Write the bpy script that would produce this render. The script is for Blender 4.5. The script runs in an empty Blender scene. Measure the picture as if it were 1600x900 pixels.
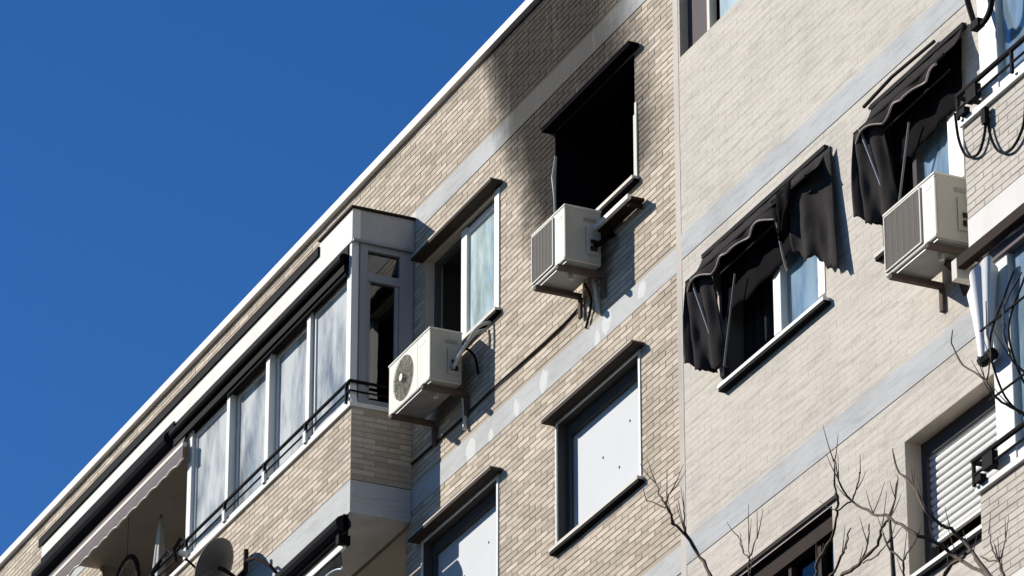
import bpy, bmesh, math, random
from mathutils import Vector, Matrix, noise
random.seed(7)
S = bpy.context.scene
R = math.radians
# wall coordinates: u = X along the facade, n = distance in front of the facade (-Y), z = height above the street
# ------------------------------------------------------------------ camera
cd = bpy.data.cameras.new('camera'); cam = bpy.data.objects.new('camera', cd); S.collection.objects.link(cam)
cam.location = (37.603, -17.2555, 1.6)
cam.rotation_euler = Vector((-0.81745, 0.37510, 0.43711)).to_track_quat('-Z', 'Y').to_euler()
cd.lens = 176.4; cd.sensor_width = 36; cd.clip_start = 0.5; cd.clip_end = 5000
S.camera = cam
# ------------------------------------------------------------------ sky, sun, exposure
sun_dir = Vector((-1.07, -1.0, 0.84)).normalized()
W = bpy.data.worlds.new('World'); S.world = W; W.use_nodes = True
wn = W.node_tree; bg = wn.nodes['Background']
sky = wn.nodes.new('ShaderNodeTexSky'); sky.sky_type = 'NISHITA'; sky.sun_disc = False
sky.sun_elevation = math.asin(sun_dir.z); sky.sun_rotation = math.atan2(sun_dir.x, sun_dir.y)
sky.air_density = 1.0; sky.dust_density = 0.0; sky.ozone_density = 3.0; sky.altitude = 600
hs = wn.nodes.new('ShaderNodeHueSaturation'); hs.inputs['Saturation'].default_value = 1.32; hs.inputs['Hue'].default_value = .512
wn.links.new(sky.outputs[0], hs.inputs['Color']); wn.links.new(hs.outputs[0], bg.inputs[0]); bg.inputs[1].default_value = 0.084
sd = bpy.data.lights.new('sun', 'SUN'); sd.energy = 5.0; sd.angle = R(0.5); sd.color = (1.0, 0.95, 0.87)
so = bpy.data.objects.new('sun', sd); S.collection.objects.link(so)
so.rotation_euler = sun_dir.to_track_quat('Z', 'Y').to_euler(); so.location = (0, -30, 60)
S.view_settings.view_transform = 'Standard'; S.view_settings.look = 'None'
S.view_settings.exposure = 0.30; S.view_settings.gamma = 1
S.cycles.max_bounces = 8

# ------------------------------------------------------------------ materials
def new_mat(name):
    m = bpy.data.materials.new(name); m.use_nodes = True
    return m, m.node_tree, m.node_tree.nodes['Principled BSDF']
def nd(t, typ, **k):
    n = t.nodes.new(typ)
    for a, b in k.items(): setattr(n, a, b)
    return n
def mth(t, op, a, b=None, c=None, clamp=False):
    n = nd(t, 'ShaderNodeMath', operation=op); n.use_clamp = clamp
    for i, v in enumerate((a, b, c)):
        if v is None: continue
        if hasattr(v, 'links'): t.links.new(v, n.inputs[i])
        else: n.inputs[i].default_value = v
    return n.outputs[0]
def mixc(t, f, a, b, mode='MIX'):
    n = nd(t, 'ShaderNodeMix', data_type='RGBA', blend_type=mode)
    for i, v in ((0, f), (6, a), (7, b)):
        if hasattr(v, 'links'): t.links.new(v, n.inputs[i])
        else: n.inputs[i].default_value = v if not isinstance(v, tuple) else (v + (1,))[:4]
    return n.outputs[2]
def coords(t, sx=1, sy=1, sz=1):
    g = nd(t, 'ShaderNodeNewGeometry'); m = nd(t, 'ShaderNodeVectorMath', operation='MULTIPLY')
    t.links.new(g.outputs['Position'], m.inputs[0]); m.inputs[1].default_value = (sx, sy, sz)
    return m.outputs[0]
def noi(t, vec, scale, detail=4, rough=.6):
    n = nd(t, 'ShaderNodeTexNoise'); n.inputs['Scale'].default_value = scale
    n.inputs['Detail'].default_value = detail; n.inputs['Roughness'].default_value = rough
    t.links.new(vec, n.inputs['Vector']); return n.outputs[0]
def sstep(t, v, a, b, lo=0., hi=1.):
    n = nd(t, 'ShaderNodeMapRange', interpolation_type='SMOOTHSTEP')
    t.links.new(v, n.inputs[0])
    for i, x in enumerate((a, b, lo, hi)): n.inputs[i+1].default_value = x
    return n.outputs[0]
def bump(t, p, h, strength=.3, dist=.01):
    b = nd(t, 'ShaderNodeBump'); b.inputs['Strength'].default_value = strength; b.inputs['Distance'].default_value = dist
    t.links.new(h, b.inputs['Height']); t.links.new(b.outputs[0], p.inputs['Normal'])
def simple(name, col, rough=.6, metal=0., var=.12, scale=9., bmp=.15, dirt=.0, dirtcol=(.08,.07,.06)):
    m, t, p = new_mat(name)
    v = coords(t); a = noi(t, v, scale); f = mth(t, 'MULTIPLY_ADD', mth(t, 'SUBTRACT', a, .5), var*3, 1.0)
    c = mixc(t, 1., tuple(col), mixc(t, 0., (1,1,1), (1,1,1)), 'MULTIPLY')
    hs = nd(t, 'ShaderNodeHueSaturation'); t.links.new(c, hs.inputs['Color']); t.links.new(f, hs.inputs['Value'])
    out = hs.outputs[0]
    if dirt:
        d = mth(t, 'MULTIPLY', sstep(t, noi(t, coords(t, 1, 1, .25), scale*.7, 6), .45, .75), dirt)
        out = mixc(t, d, out, dirtcol)
    t.links.new(out, p.inputs['Base Color'])
    p.inputs['Roughness'].default_value = rough; p.inputs['Metallic'].default_value = metal; p.inputs['Specular IOR Level'].default_value = .5 if rough < .5 and metal else .15
    if bmp: bump(t, p, noi(t, v, scale*12, 3), bmp, .004)
    return m
def soot_mask(t):
    """stain left by the fire: rises from the burned window to the parapet, drifting left"""
    g = nd(t, 'ShaderNodeNewGeometry'); s = nd(t, 'ShaderNodeSeparateXYZ'); t.links.new(g.outputs['Position'], s.inputs[0])
    u, z = s.outputs[0], s.outputs[2]
    w = mth(t, 'MULTIPLY', mth(t, 'SUBTRACT', noi(t, coords(t, 1, 0, .6), 1.9, 7, .68), .5), .85)
    uu = mth(t, 'ADD', u, w)
    left = mth(t, 'ADD', mth(t, 'SUBTRACT', uu, .58), mth(t, 'MULTIPLY', mth(t, 'SUBTRACT', z, 22.05), .50))
    e1 = sstep(t, left, -.34, .30)
    right = mth(t, 'SUBTRACT', mth(t, 'SUBTRACT', 2.86, uu), mth(t, 'MULTIPLY', mth(t, 'SUBTRACT', z, 22.9), .25))
    e2 = sstep(t, right, -.10, .85)
    e3 = sstep(t, z, 21.5, 21.95)
    fade = mth(t, 'MULTIPLY', sstep(t, z, 23.4, 25.2, 1.0, .90), sstep(t, noi(t, coords(t, 3.5, 1, .7), 2.0, 6, .7), .25, .6, .86, 1.08), clamp=True)
    return mth(t, 'POWER', mth(t, 'MULTIPLY', mth(t, 'MULTIPLY', e1, e2), mth(t, 'MULTIPLY', e3, fade)), .5)
def masonry(name, c1, c2, c3, soot=True, stain=.25, streak=.1, rough=.85, bmp=.3, patches=()):
    """brick or painted masonry; tone varies from brick to brick (per mesh island / per object)"""
    m, t, p = new_mat(name)
    g = nd(t, 'ShaderNodeNewGeometry'); oi = nd(t, 'ShaderNodeObjectInfo')
    r = mth(t, 'FRACT', mth(t, 'ADD', g.outputs['Random Per Island'], oi.outputs['Random']))
    cr = nd(t, 'ShaderNodeValToRGB'); t.links.new(r, cr.inputs[0])
    cr.color_ramp.elements[0].color = c1 + (1,); cr.color_ramp.elements[1].color = c3 + (1,)
    e = cr.color_ramp.elements.new(.5); e.color = c2 + (1,)
    c = cr.outputs[0]
    st = sstep(t, noi(t, coords(t, .8, 1, 1), 1.1, 6, .62), .42, .72)
    c = mixc(t, mth(t, 'MULTIPLY', st, stain), c, tuple(x*.62 for x in c2))
    sk = sstep(t, noi(t, coords(t, .9, .9, 9), 2.0, 6, .72), .45, .68)
    c = mixc(t, mth(t, 'MULTIPLY', sk, streak), c, tuple(x*.55 for x in c1))
    fine = noi(t, coords(t), 45, 3)
    c = mixc(t, mth(t, 'MULTIPLY', sstep(t, fine, .45, .7), .22), c, tuple(x*.6 for x in c1))
    if patches:
        s = nd(t, 'ShaderNodeSeparateXYZ'); t.links.new(g.outputs['Position'], s.inputs[0])
        nz = mth(t, 'MULTIPLY', mth(t, 'SUBTRACT', noi(t, coords(t), 7, 5), .5), 3.2)
        acc = None
        for pu, pz, ru, rz in patches:
            du = mth(t, 'DIVIDE', mth(t, 'SUBTRACT', s.outputs[0], pu), ru); dz = mth(t, 'DIVIDE', mth(t, 'SUBTRACT', s.outputs[2], pz), rz)
            dd = mth(t, 'ADD', mth(t, 'ADD', mth(t, 'MULTIPLY', du, du), mth(t, 'MULTIPLY', dz, dz)), nz)
            k = sstep(t, dd, .6, 1.15, 1., 0.)
            acc = k if acc is None else mth(t, 'MAXIMUM', acc, k)
        c = mixc(t, mth(t, 'MULTIPLY', acc, .75), c, (.70, .70, .67))
    if soot:
        sm = soot_mask(t)
        c = mixc(t, mth(t, 'MULTIPLY', sm, soot), c, (.010, .0075, .006))
    t.links.new(c, p.inputs['Base Color']); p.inputs['Roughness'].default_value = rough
    p.inputs['Specular IOR Level'].default_value = .08
    bump(t, p, mth(t, 'ADD', fine, noi(t, coords(t), 160, 2)), bmp, .004)
    return m
def glass_mat(name, tint=(.75,.85,.88), refl=.35, rough=.02, grey=.0, film=(.42,.49,.54)):
    m, t, p = new_mat(name); t.nodes.remove(p); out = t.nodes['Material Output']
    tr = nd(t, 'ShaderNodeBsdfTransparent'); tr.inputs[0].default_value = tint + (1,)
    gl = nd(t, 'ShaderNodeBsdfGlossy'); gl.inputs['Roughness'].default_value = rough; gl.inputs[0].default_value = (.95,.98,1,1)
    b = nd(t, 'ShaderNodeBump'); b.inputs['Strength'].default_value = .06; b.inputs['Distance'].default_value = .05
    t.links.new(noi(t, coords(t), 1.6, 2), b.inputs['Height']); t.links.new(b.outputs[0], gl.inputs['Normal'])
    mx = nd(t, 'ShaderNodeMixShader'); mx.inputs[0].default_value = refl
    t.links.new(tr.outputs[0], mx.inputs[1]); t.links.new(gl.outputs[0], mx.inputs[2])
    df = nd(t, 'ShaderNodeBsdfDiffuse'); df.inputs[0].default_value = film + (1,)  # patchy pale film put in for bright reflections on the glass
    m2 = nd(t, 'ShaderNodeMixShader')
    t.links.new(mth(t, 'MULTIPLY', sstep(t, noi(t, coords(t, 1.5, 1, .5), 1.7, 4), .2, .75), grey), m2.inputs[0])
    t.links.new(mx.outputs[0], m2.inputs[1]); t.links.new(df.outputs[0], m2.inputs[2])
    t.links.new(m2.outputs[0], out.inputs[0])
    return m
M = {}
M['brick'] = masonry('cream_brick', (.44,.375,.295), (.565,.485,.385), (.70,.61,.50), soot=.97, stain=.3, streak=.16)
M['mortar'] = masonry('mortar', (.46,.395,.31), (.46,.395,.31), (.46,.395,.31), soot=.95, stain=.2)
M['paint_brick'] = masonry('painted_beige_brick', (.635,.585,.51), (.64,.59,.515), (.645,.595,.52), soot=0, stain=.45, streak=.55, bmp=.35)
M['paint_joint'] = masonry('painted_beige_joint', (.62,.57,.50), (.62,.57,.50), (.62,.57,.50), soot=0, stain=.45, streak=.55)
M['band'] = masonry('pale_concrete_band', (.54,.545,.53), (.54,.545,.53), (.54,.545,.53), soot=.90, stain=.4, streak=.4,
    patches=[(2.0,20.50,.10,.11),(1.8,20.42,.06,.1),(.69,20.47,.09,.12),(.1,20.45,.07,.1),(-.9,20.44,.12,.12),(-.45,20.4,.06,.08),(-2.35,23.5,.14,.1),(2.7,20.5,.08,.08)])
M['band_blue'] = masonry('blue_grey_painted_band', (.52,.53,.525), (.52,.53,.525), (.52,.53,.525), soot=0, stain=.45, streak=.45)
M['white'] = simple('white_aluminium', (.74,.74,.70), .4, 0, .05, 4, .03, .15, (.4,.37,.3))
M['cream'] = simple('cream_render', (.72,.68,.60), .8, 0, .08, 5, .2, .25, (.35,.3,.24))
M['fascia'] = simple('white_painted_fascia', (.72,.70,.66), .7, 0, .05, 3, .15, .2, (.4,.36,.3))
M['coping'] = simple('white_coping', (.76,.74,.71), .6, 0, .04, 3, .1, .1, (.4,.36,.3))
M['dark_steel'] = simple('dark_brown_steel', (.035,.024,.02), .55, .3, .2, 8, .1)
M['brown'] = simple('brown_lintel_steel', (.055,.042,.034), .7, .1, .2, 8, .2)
M['black_iron'] = simple('black_iron', (.015,.014,.016), .45, .4, .1, 8, .1)
M['grey_metal'] = simple('grey_metal', (.30,.30,.29), .5, .5, .1, 10, .1, .3, (.12,.08,.05))
M['ac_white'] = simple('aged_white_casing', (.62,.61,.54), .5, 0, .05, 5, .04, .35, (.42,.38,.28))
M['ac_side'] = simple('weathered_shade_grey_side', (.42,.41,.36), .6, 0, .08, 5, .05, .4, (.16,.14,.10))  # weathered casing, greyed further to carry the shade of the end face
M['ac_grille'] = simple('grey_grille', (.27,.255,.23), .6, 0, .05, 20, .1)
M['ac_fan'] = simple('olive_fan_grille', (.10,.095,.06), .6, 0, .05, 20, .1)
M['copper'] = simple('insulated_pipe', (.55,.55,.52), .7, 0, .1, 12, .2, .3)
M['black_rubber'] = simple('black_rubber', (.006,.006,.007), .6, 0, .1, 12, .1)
M['blind'] = simple('white_blind', (.54,.56,.57), .6, 0, .03, 3, .04, .1, (.5,.48,.45))
M['slat'] = simple('white_shutter_slat', (.72,.72,.69), .45, 0, .03, 3, .04, .12, (.5,.47,.4))
M['reveal'] = simple('plaster_reveal', (.50,.45,.38), .85, 0, .08, 5, .2, .3)
M['bracket'] = simple('rusty_grey_bracket', (.13,.10,.085), .7, .1, .2, 10, .2, .4, (.06,.03,.02))
M['strip'] = simple('beige_corner_strip', (.56,.51,.45), .85, 0, .06, 4, .2, .3)
M['reveal_dark'] = simple('dark_frame_and_shade', (.085,.08,.08), .5, .2, .06, 6, .05)
M['taupe'] = simple('taupe_render', (.42,.38,.33), .85, 0, .08, 2, .2, .2)
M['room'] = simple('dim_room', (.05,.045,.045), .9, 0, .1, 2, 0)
M['char'] = simple('charred_room', (.006,.006,.009), .95, 0, .3, 4, .3)
M['awn_dark'] = simple('charcoal_awning_canvas', (.017,.017,.02), .8, 0, .15, 6, .2)
M['burnt'] = simple('burnt_shade_black_canvas', (.008,.007,.008), .9, 0, .2, 6, .3)
M['awn_torn'] = simple('sooty_brown_awning_canvas', (.040,.036,.035), .85, 0, .3, 5, .4, .5, (.015,.012,.012))
M['piping'] = simple('dusty_pink_edge_binding', (.42,.35,.33), .8, 0, .1, 8, .2, .3)
M['valance'] = simple('mauve_valance_canvas', (.15,.125,.13), .85, 0, .08, 6, .2)
M['valance_edge'] = simple('pale_valance_edge', (.72,.68,.60), .8, 0, .06, 6, .1)
M['curtain'] = simple('pale_curtain', (.75,.84,.86), .85, 0, .1, 3, .2)
M['curtain_white'] = simple('white_net_curtain', (.86,.87,.86), .85, 0, .03, 3, .1)
M['curtain_blue'] = simple('blue_grey_curtain', (.62,.74,.80), .85, 0, .12, 2.4, .2)
M['curtain_dark'] = simple('dark_drape', (.02,.02,.022), .85, 0, .25, 2.4, .2)
M['purple_blind'] = simple('dark_plum_blind', (.10,.08,.085), .8, 0, .1, 3, .1)
M['dish'] = simple('dark_grey_dish', (.10,.105,.115), .5, .2, .08, 6, .05)
M['parasol'] = simple('pale_parasol_canvas', (.55,.55,.50), .85, 0, .1, 6, .2)
M['bark'] = simple('grey_brown_bark', (.135,.105,.085), .9, 0, .3, 14, .5)
M['asphalt'] = simple('asphalt', (.05,.05,.05), .9, 0, .15, 1.5, .3)
M['paving'] = simple('paving', (.22,.21,.20), .85, 0, .12, 1.2, .2)
M['earth'] = simple('earth', (.12,.105,.085), .95, 0, .2, .5, .2)
M['roofing'] = simple('grey_roofing', (.25,.24,.23), .9, 0, .1, 1.2, .2)
M['glass'] = glass_mat('window_glass', (.84,.94,.95), .35, .02, 1.0, (.62,.74,.74))
M['glass_blue'] = glass_mat('blue_window_glass', (.78,.90,.97), .32, .02, .8, (.34,.47,.56))
M['glass_bay'] = glass_mat('pale_film_bay_glass', (.80,.86,.88), .16, .12, 1.4, (.54,.57,.58))
M['glass_dark'] = glass_mat('dark_side_glass', (.35,.35,.38), .10)

for k in ('dark_steel', 'black_iron', 'brown', 'bracket', 'reveal_dark'):
    pb = M[k].node_tree.nodes['Principled BSDF']; pb.inputs['Specular IOR Level'].default_value = .06; pb.inputs['Metallic'].default_value = 0; pb.inputs['Roughness'].default_value = .8
for k in ('burnt', 'awn_torn', 'curtain_dark', 'black_rubber', 'awn_dark', 'char', 'room'):
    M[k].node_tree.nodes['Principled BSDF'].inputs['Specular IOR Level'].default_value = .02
# ------------------------------------------------------------------ mesh helpers
class MB:
    def __init__(s): s.v = []; s.f = []
    def add(s, vs, fs):
        k = len(s.v); s.v += [tuple(v) for v in vs]; s.f += [tuple(i+k for i in f) for f in fs]; return s
    def box(s, u0, u1, n0, n1, z0, z1, back=True):
        y0, y1 = -n1, -n0
        v = [(u0,y0,z0),(u1,y0,z0),(u1,y1,z0),(u0,y1,z0),(u0,y0,z1),(u1,y0,z1),(u1,y1,z1),(u0,y1,z1)]
        f = [(0,1,5,4),(1,2,6,5),(3,0,4,7),(0,3,2,1),(4,5,6,7)]
        if back: f.append((2,3,7,6))
        return s.add(v, f)
    def tube(s, pts, r, k=6, cap=True):
        pts = [Vector(p) for p in pts]; n = len(pts); rs = r if isinstance(r, (list, tuple)) else [r]*n
        rings = []; prev = None
        for i, p in enumerate(pts):
            d = (pts[min(i+1,n-1)] - pts[max(i-1,0)]).normalized()
            if prev is None: a = d.orthogonal().normalized()
            else:
                a = prev - d*prev.dot(d); a = a.normalized() if a.length > 1e-6 else d.orthogonal().normalized()
            prev = a; b = d.cross(a)
            rings.append([p + (a*math.cos(2*math.pi*j/k) + b*math.sin(2*math.pi*j/k))*rs[i] for j in range(k)])
        vs = [v for rg in rings for v in rg]; fs = []
        for i in range(n-1):
            for j in range(k):
                q = (j+1) % k; fs.append((i*k+j, i*k+q, (i+1)*k+q, (i+1)*k+j))
        if cap: fs += [tuple(range(k))[::-1], tuple((n-1)*k+j for j in range(k))]
        return s.add(vs, fs)
    def disc(s, c, ax, r, k=32, r0=0., depth=0.):
        c = Vector(c); ax = Vector(ax).normalized(); a = ax.orthogonal().normalized(); b = ax.cross(a)
        v = [c + (a*math.cos(2*math.pi*j/k)+b*math.sin(2*math.pi*j/k))*r for j in range(k)]
        if r0:
            v += [c + (a*math.cos(2*math.pi*j/k)+b*math.sin(2*math.pi*j/k))*r0 for j in range(k)]
            return s.add(v, [(j,(j+1)%k,k+(j+1)%k,k+j) for j in range(k)])
        return s.add(v, [tuple(range(k))])
    def grid(s, fn, a, b):
        vs = [fn(i/a, j/b) for j in range(b+1) for i in range(a+1)]
        return s.add(vs, [(j*(a+1)+i, j*(a+1)+i+1, (j+1)*(a+1)+i+1, (j+1)*(a+1)+i) for j in range(b) for i in range(a)])
    def build(s, name, mat, parent=None, smooth=False, thick=0, bevel=0):
        o0 = world_loc(parent) if parent else Vector((0,0,0))
        me = bpy.data.meshes.new(name); me.from_pydata([(v[0]-o0.x, v[1]-o0.y, v[2]-o0.z) for v in s.v], [], s.f)
        me.materials.append(mat); me.update()
        if smooth: me.polygons.foreach_set('use_smooth', [True]*len(me.polygons))
        o = bpy.data.objects.new(name, me); S.collection.objects.link(o)
        if parent: o.parent = parent
        if thick: md = o.modifiers.new('cloth_thickness', 'SOLIDIFY'); md.thickness = thick; md.offset = 0
        if bevel: md = o.modifiers.new('soft_edge', 'BEVEL'); md.width = bevel; md.segments = 2; md.limit_method = 'ANGLE'
        return o
def world_loc(o):
    v = Vector((0,0,0))
    while o: v += o.location; o = o.parent
    return v
def tag(o, label=None, cat=None, group=None, kind=None):
    if label: o['label'] = label
    if cat: o['category'] = cat
    if group: o['group'] = group
    if kind: o['kind'] = kind
    return o
def thing(name, label, cat, loc=(0,0,0), group=None):
    o = bpy.data.objects.new(name, None); S.collection.objects.link(o); o.location = loc; o.empty_display_size = .3
    return tag(o, label, cat, group)
def W3(u, n, z): return (u, -n, z)
def box(name, mat, parent, u0, u1, n0, n1, z0, z1, bevel=0, label=None):
    o = MB().box(u0,u1,n0,n1,z0,z1).build(name, mat, parent, bevel=bevel)
    if label: o['label'] = label
    return o
_cam = cam.location.copy(); _q = cam.rotation_euler.to_quaternion().inverted()
def px_size(p):
    v = _q @ (Vector(p) - _cam)
    if v.z >= 0: return 0, False
    x, y = 7840*v.x/-v.z, 7840*v.y/-v.z
    return 7840/-v.z, (abs(x) < 806 and abs(y) < 456)

# ------------------------------------------------------------------ ground and street
def plane(name, mat, u0, u1, y0, y1, z):
    o = MB().add([(u0,y0,z),(u1,y0,z),(u1,y1,z),(u0,y1,z)], [(0,1,2,3)]).build(name, mat); tag(o, kind='structure'); return o
plane('ground', M['earth'], -1500, 1500, -1500, 1500, 0)
plane('road', M['asphalt'], -200, 200, -14, -5, .004)
o = MB().box(-200,200,0.9,5,.004,.13).box(-200,200,14,22,.004,.13).build('pavement', M['paving']); tag(o, kind='structure')

# unseen row of buildings, added across the street to keep it in shade
op_mats = [simple('ochre_render', (.22,.17,.11), .9, 0, .1, 1), simple('red_brown_brick', (.17,.10,.07), .9, 0, .12, 1), simple('grey_render', (.18,.17,.16), .9, 0, .1, 1)]
op_win = bpy.data.meshes.new('window'); op_win.from_pydata([(-.6,0,-.65),(.6,0,-.65),(.6,0,.65),(-.6,0,.65),(-.6,.05,-.65),(.6,.05,-.65),(.6,.05,.65),(-.6,.05,.65)], [], [(7,6,5,4),(0,4,5,1),(1,5,6,2),(2,6,7,3),(3,7,4,0)])
op_win.materials.append(simple('dark_window', (.03,.035,.04), .2, 0, .1, 2, 0))
for i, (u_, lab) in enumerate(((-86,'unseen ochre rendered block added across the street for shade, farthest to the left'), (-52,'unseen red-brown brick block added across the street for shade, second from the left'), (-18,'unseen grey rendered block added across the street for shade, facing the burned window'), (16,'unseen ochre rendered block added across the street for shade, facing the painted wall'), (50,'unseen red-brown brick block added across the street for shade, farthest to the right'))):
    o_ = thing('apartment_building', lab, 'building', (u_+17, -28, 0))
    hh = 19.5 + (i % 3)*.5
    MB().box(u_, u_+33.6, 22, 34, 0, hh).build('wall', op_mats[i % 3], o_)
    MB().box(u_-.1, u_+33.7, 21.8, 34.2, hh+.002, hh+.3).build('roof', op_mats[2], o_)
    for fl in range(6):
        for c_ in range(8):
            w_ = bpy.data.objects.new('window', op_win); S.collection.objects.link(w_); w_.parent = o_
            w_.location = (-17+2.4+c_*4.1, 6.002, 2.2+fl*3.0)

# ------------------------------------------------------------------ masonry generator
BL, BH, JT, HJ = .24, .044, .012, .010
def cells(u0, u1, z0, z1, holes):
    us = sorted({u0,u1,*[min(max(h[0],u0),u1) for h in holes],*[min(max(h[1],u0),u1) for h in holes]})
    zs = sorted({z0,z1,*[min(max(h[2],z0),z1) for h in holes],*[min(max(h[3],z0),z1) for h in holes]})
    for a, b in zip(us, us[1:]):
        for c, d in zip(zs, zs[1:]):
            mu, mz = (a+b)/2, (c+d)/2
            if not any(h[0] < mu < h[1] and h[2] < mz < h[3] for h in holes): yield a, b, c, d
class Masonry:
    """collects bricks of one building; the 300 that show largest become parts, the rest one stuff mesh"""
    def __init__(s): s.b = []; s.back = MB()
    def wall(s, u0, u1, z0, z1, at, holes=(), axis='n', proud=.0045, jitter=.0013, bl=BL, bh=BH, jt=JT, hj=HJ):
        if axis == 'n': P = lambda a, d, z: (a, -(at+d), z)
        else: P = lambda a, d, z: (at+d, -a, z)              # wall that looks towards +u; a runs along n
        for a, b, c, d in cells(u0, u1, z0, z1, holes):
            q = [P(a,0,c),P(b,0,c),P(b,0,d),P(a,0,d)]
            s.back.add(q, [(0,1,2,3) if axis == 'n' else (3,2,1,0)])
        z = z0 + jt/2; row = 0
        while z + .02 < z1:
            zt = min(z+bh, z1-.002)
            runs = [(u0, u1)]
            for h in holes:
                if h[2] < zt and h[3] > z:
                    nr = []
                    for a, b in runs:
                        if h[1] <= a or h[0] >= b: nr.append((a,b)); continue
                        if h[0] > a: nr.append((a, h[0]))
                        if h[1] < b: nr.append((h[1], b))
                    runs = nr
            zz0, zz1 = z, zt
            for h in holes:                                   # trim courses that meet the edge of an opening
                pass
            for a, b in runs:
                st = u0 + (row % 2)*(bl+hj)/2 - bl
                k = math.floor((a-st)/(bl+hj)); x = st + k*(bl+hj)
                while x < b:
                    l, r_ = max(x, a+.002), min(x+bl, b-.002)
                    if r_ - l > .02:
                        s.b.append((P, l, r_, zz0, zz1, proud + random.uniform(-jitter, jitter), axis))
                    x += bl + hj
            z += bh + jt; row += 1
    @staticmethod
    def faces(P, l, r_, z0, z1, d, axis):
        v = [P(l,-.002,z0),P(r_,-.002,z0),P(r_,-.002,z1),P(l,-.002,z1),P(l,d,z0),P(r_,d,z0),P(r_,d,z1),P(l,d,z1)]
        f = [(4,5,6,7),(0,1,5,4),(1,2,6,5),(2,3,7,6),(3,0,4,7)]
        if axis != 'n': f = [q[::-1] for q in f]
        return v, f
    def finish(s, parent, mat, mortar, back_name='wall'):
        s.back.build(back_name, mortar, parent)
        sc = []
        for i, b in enumerate(s.b):
            P, l, r_, z0, z1, d, ax = b
            px, vis = px_size(P((l+r_)/2, d, (z0+z1)/2))
            sc.append((px*(r_-l) if vis and ax == 'n' and r_-l > .1 else 0, i))
        top = {i for w, i in sorted(sc, reverse=True)[:300] if w > 0}
        rest = MB(); shared = {}
        o0 = world_loc(parent)
        for i, b in enumerate(s.b):
            P, l, r_, z0, z1, d, ax = b
            if i not in top: rest.add(*s.faces(*b)); continue
            key = round(r_-l, 3), round(z1-z0, 3)
            if key not in shared:
                w, h = (r_-l)/2, (z1-z0)/2; t = .009
                v = [(-w,0,-h),(w,0,-h),(w,0,h),(-w,0,h),(-w,-t,-h),(w,-t,-h),(w,-t,h),(-w,-t,h)]
                me = bpy.data.meshes.new('brick'); me.from_pydata(v, [], [(4,5,6,7),(0,1,5,4),(1,2,6,5),(2,3,7,6),(3,0,4,7)])
                me.materials.append(mat); shared[key] = me
            o = bpy.data.objects.new('brick', shared[key]); S.collection.objects.link(o); o.parent = parent
            c = P((l+r_)/2, d-.009, (z0+z1)/2); o.location = (c[0]-o0.x, c[1]-o0.y, c[2]-o0.z)
        tag(rest.build('brick_courses', mat, parent), kind='stuff')

def room(parent, name, mat, u0, u1, z0, z1, n0, n1, mb=None):
    """five-sided box behind an opening, seen from inside (n0 deep, n1 at the opening)"""
    v = [W3(u0,n1,z0),W3(u1,n1,z0),W3(u1,n1,z1),W3(u0,n1,z1),W3(u0,n0,z0),W3(u1,n0,z0),W3(u1,n0,z1),W3(u0,n0,z1)]
    return MB().add(v, [(4,5,6,7),(0,1,5,4),(3,7,6,2),(0,4,7,3),(1,2,6,5)]).build(name, mat, parent)
def curtain(name, mat, parent, u0, u1, n, z0, z1, folds=9, amp=.02):
    w = u1-u0
    return MB().grid(lambda s, t: W3(u0+s*w, n+amp*math.sin(s*folds*6.28)+amp*.5*math.sin(s*folds*14+t*2), z0+(z1-z0)*t), int(folds*8), 4).build(name, mat, parent, smooth=True)

def window_shell(b, u0, u1, z0, z1, depth=.12, lintel=.12, sill=.06, wall=0., lmat=None, line=True, label=None, jambmat=None, sillmat=None):
    """opening with reveal, edge trim, lintel slab and sill; returns the window part"""
    n = wall
    rv = MB()
    v = [W3(u0,n,z0),W3(u1,n,z0),W3(u1,n,z1),W3(u0,n,z1),W3(u0,n-depth-.06,z0),W3(u1,n-depth-.06,z0),W3(u1,n-depth-.06,z1),W3(u0,n-depth-.06,z1)]
    rv.add(v, [(0,1,5,4),(3,7,6,2),(0,4,7,3),(1,2,6,5)])
    w = rv.build('window', jambmat or M['reveal'], b)
    if label: w['label'] = label
    if line:
        t = .022
        MB().box(u0-t,u0,n+.001,n+.016,z0,z1).box(u1,u1+t*1.6,n+.001,n+.016,z0,z1).box(u0-t,u1+t*1.6,n+.001,n+.016,z1,z1+t).build('edge_trim', M['white'], w)
    if lintel:
        box('lintel', lmat or M['brown'], w, u0-.09, u1+.10, n+.001, n+lintel, z1+.024, z1+.052)  # dark slab paints in the shaded underside, the pale strip above the lit front
        box('lintel_top', lmat or M['strip'], w, u0-.09, u1+.085, n+.001, n+lintel+.004, z1+.0521, z1+.070)
    if sill:
        box('sill', sillmat or M['cream'], w, u0-.07, u1+.06, n-depth, n+sill, z0-.034, z0-.002)
        MB().box(u0-.06, u1+.075, n+.001, n+sill-.004, z0-.066, z0-.0345).build('sill_shade', M['black_rubber'], w, bevel=.006)  # black strip stands in for the shade below the sill
    return w

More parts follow.
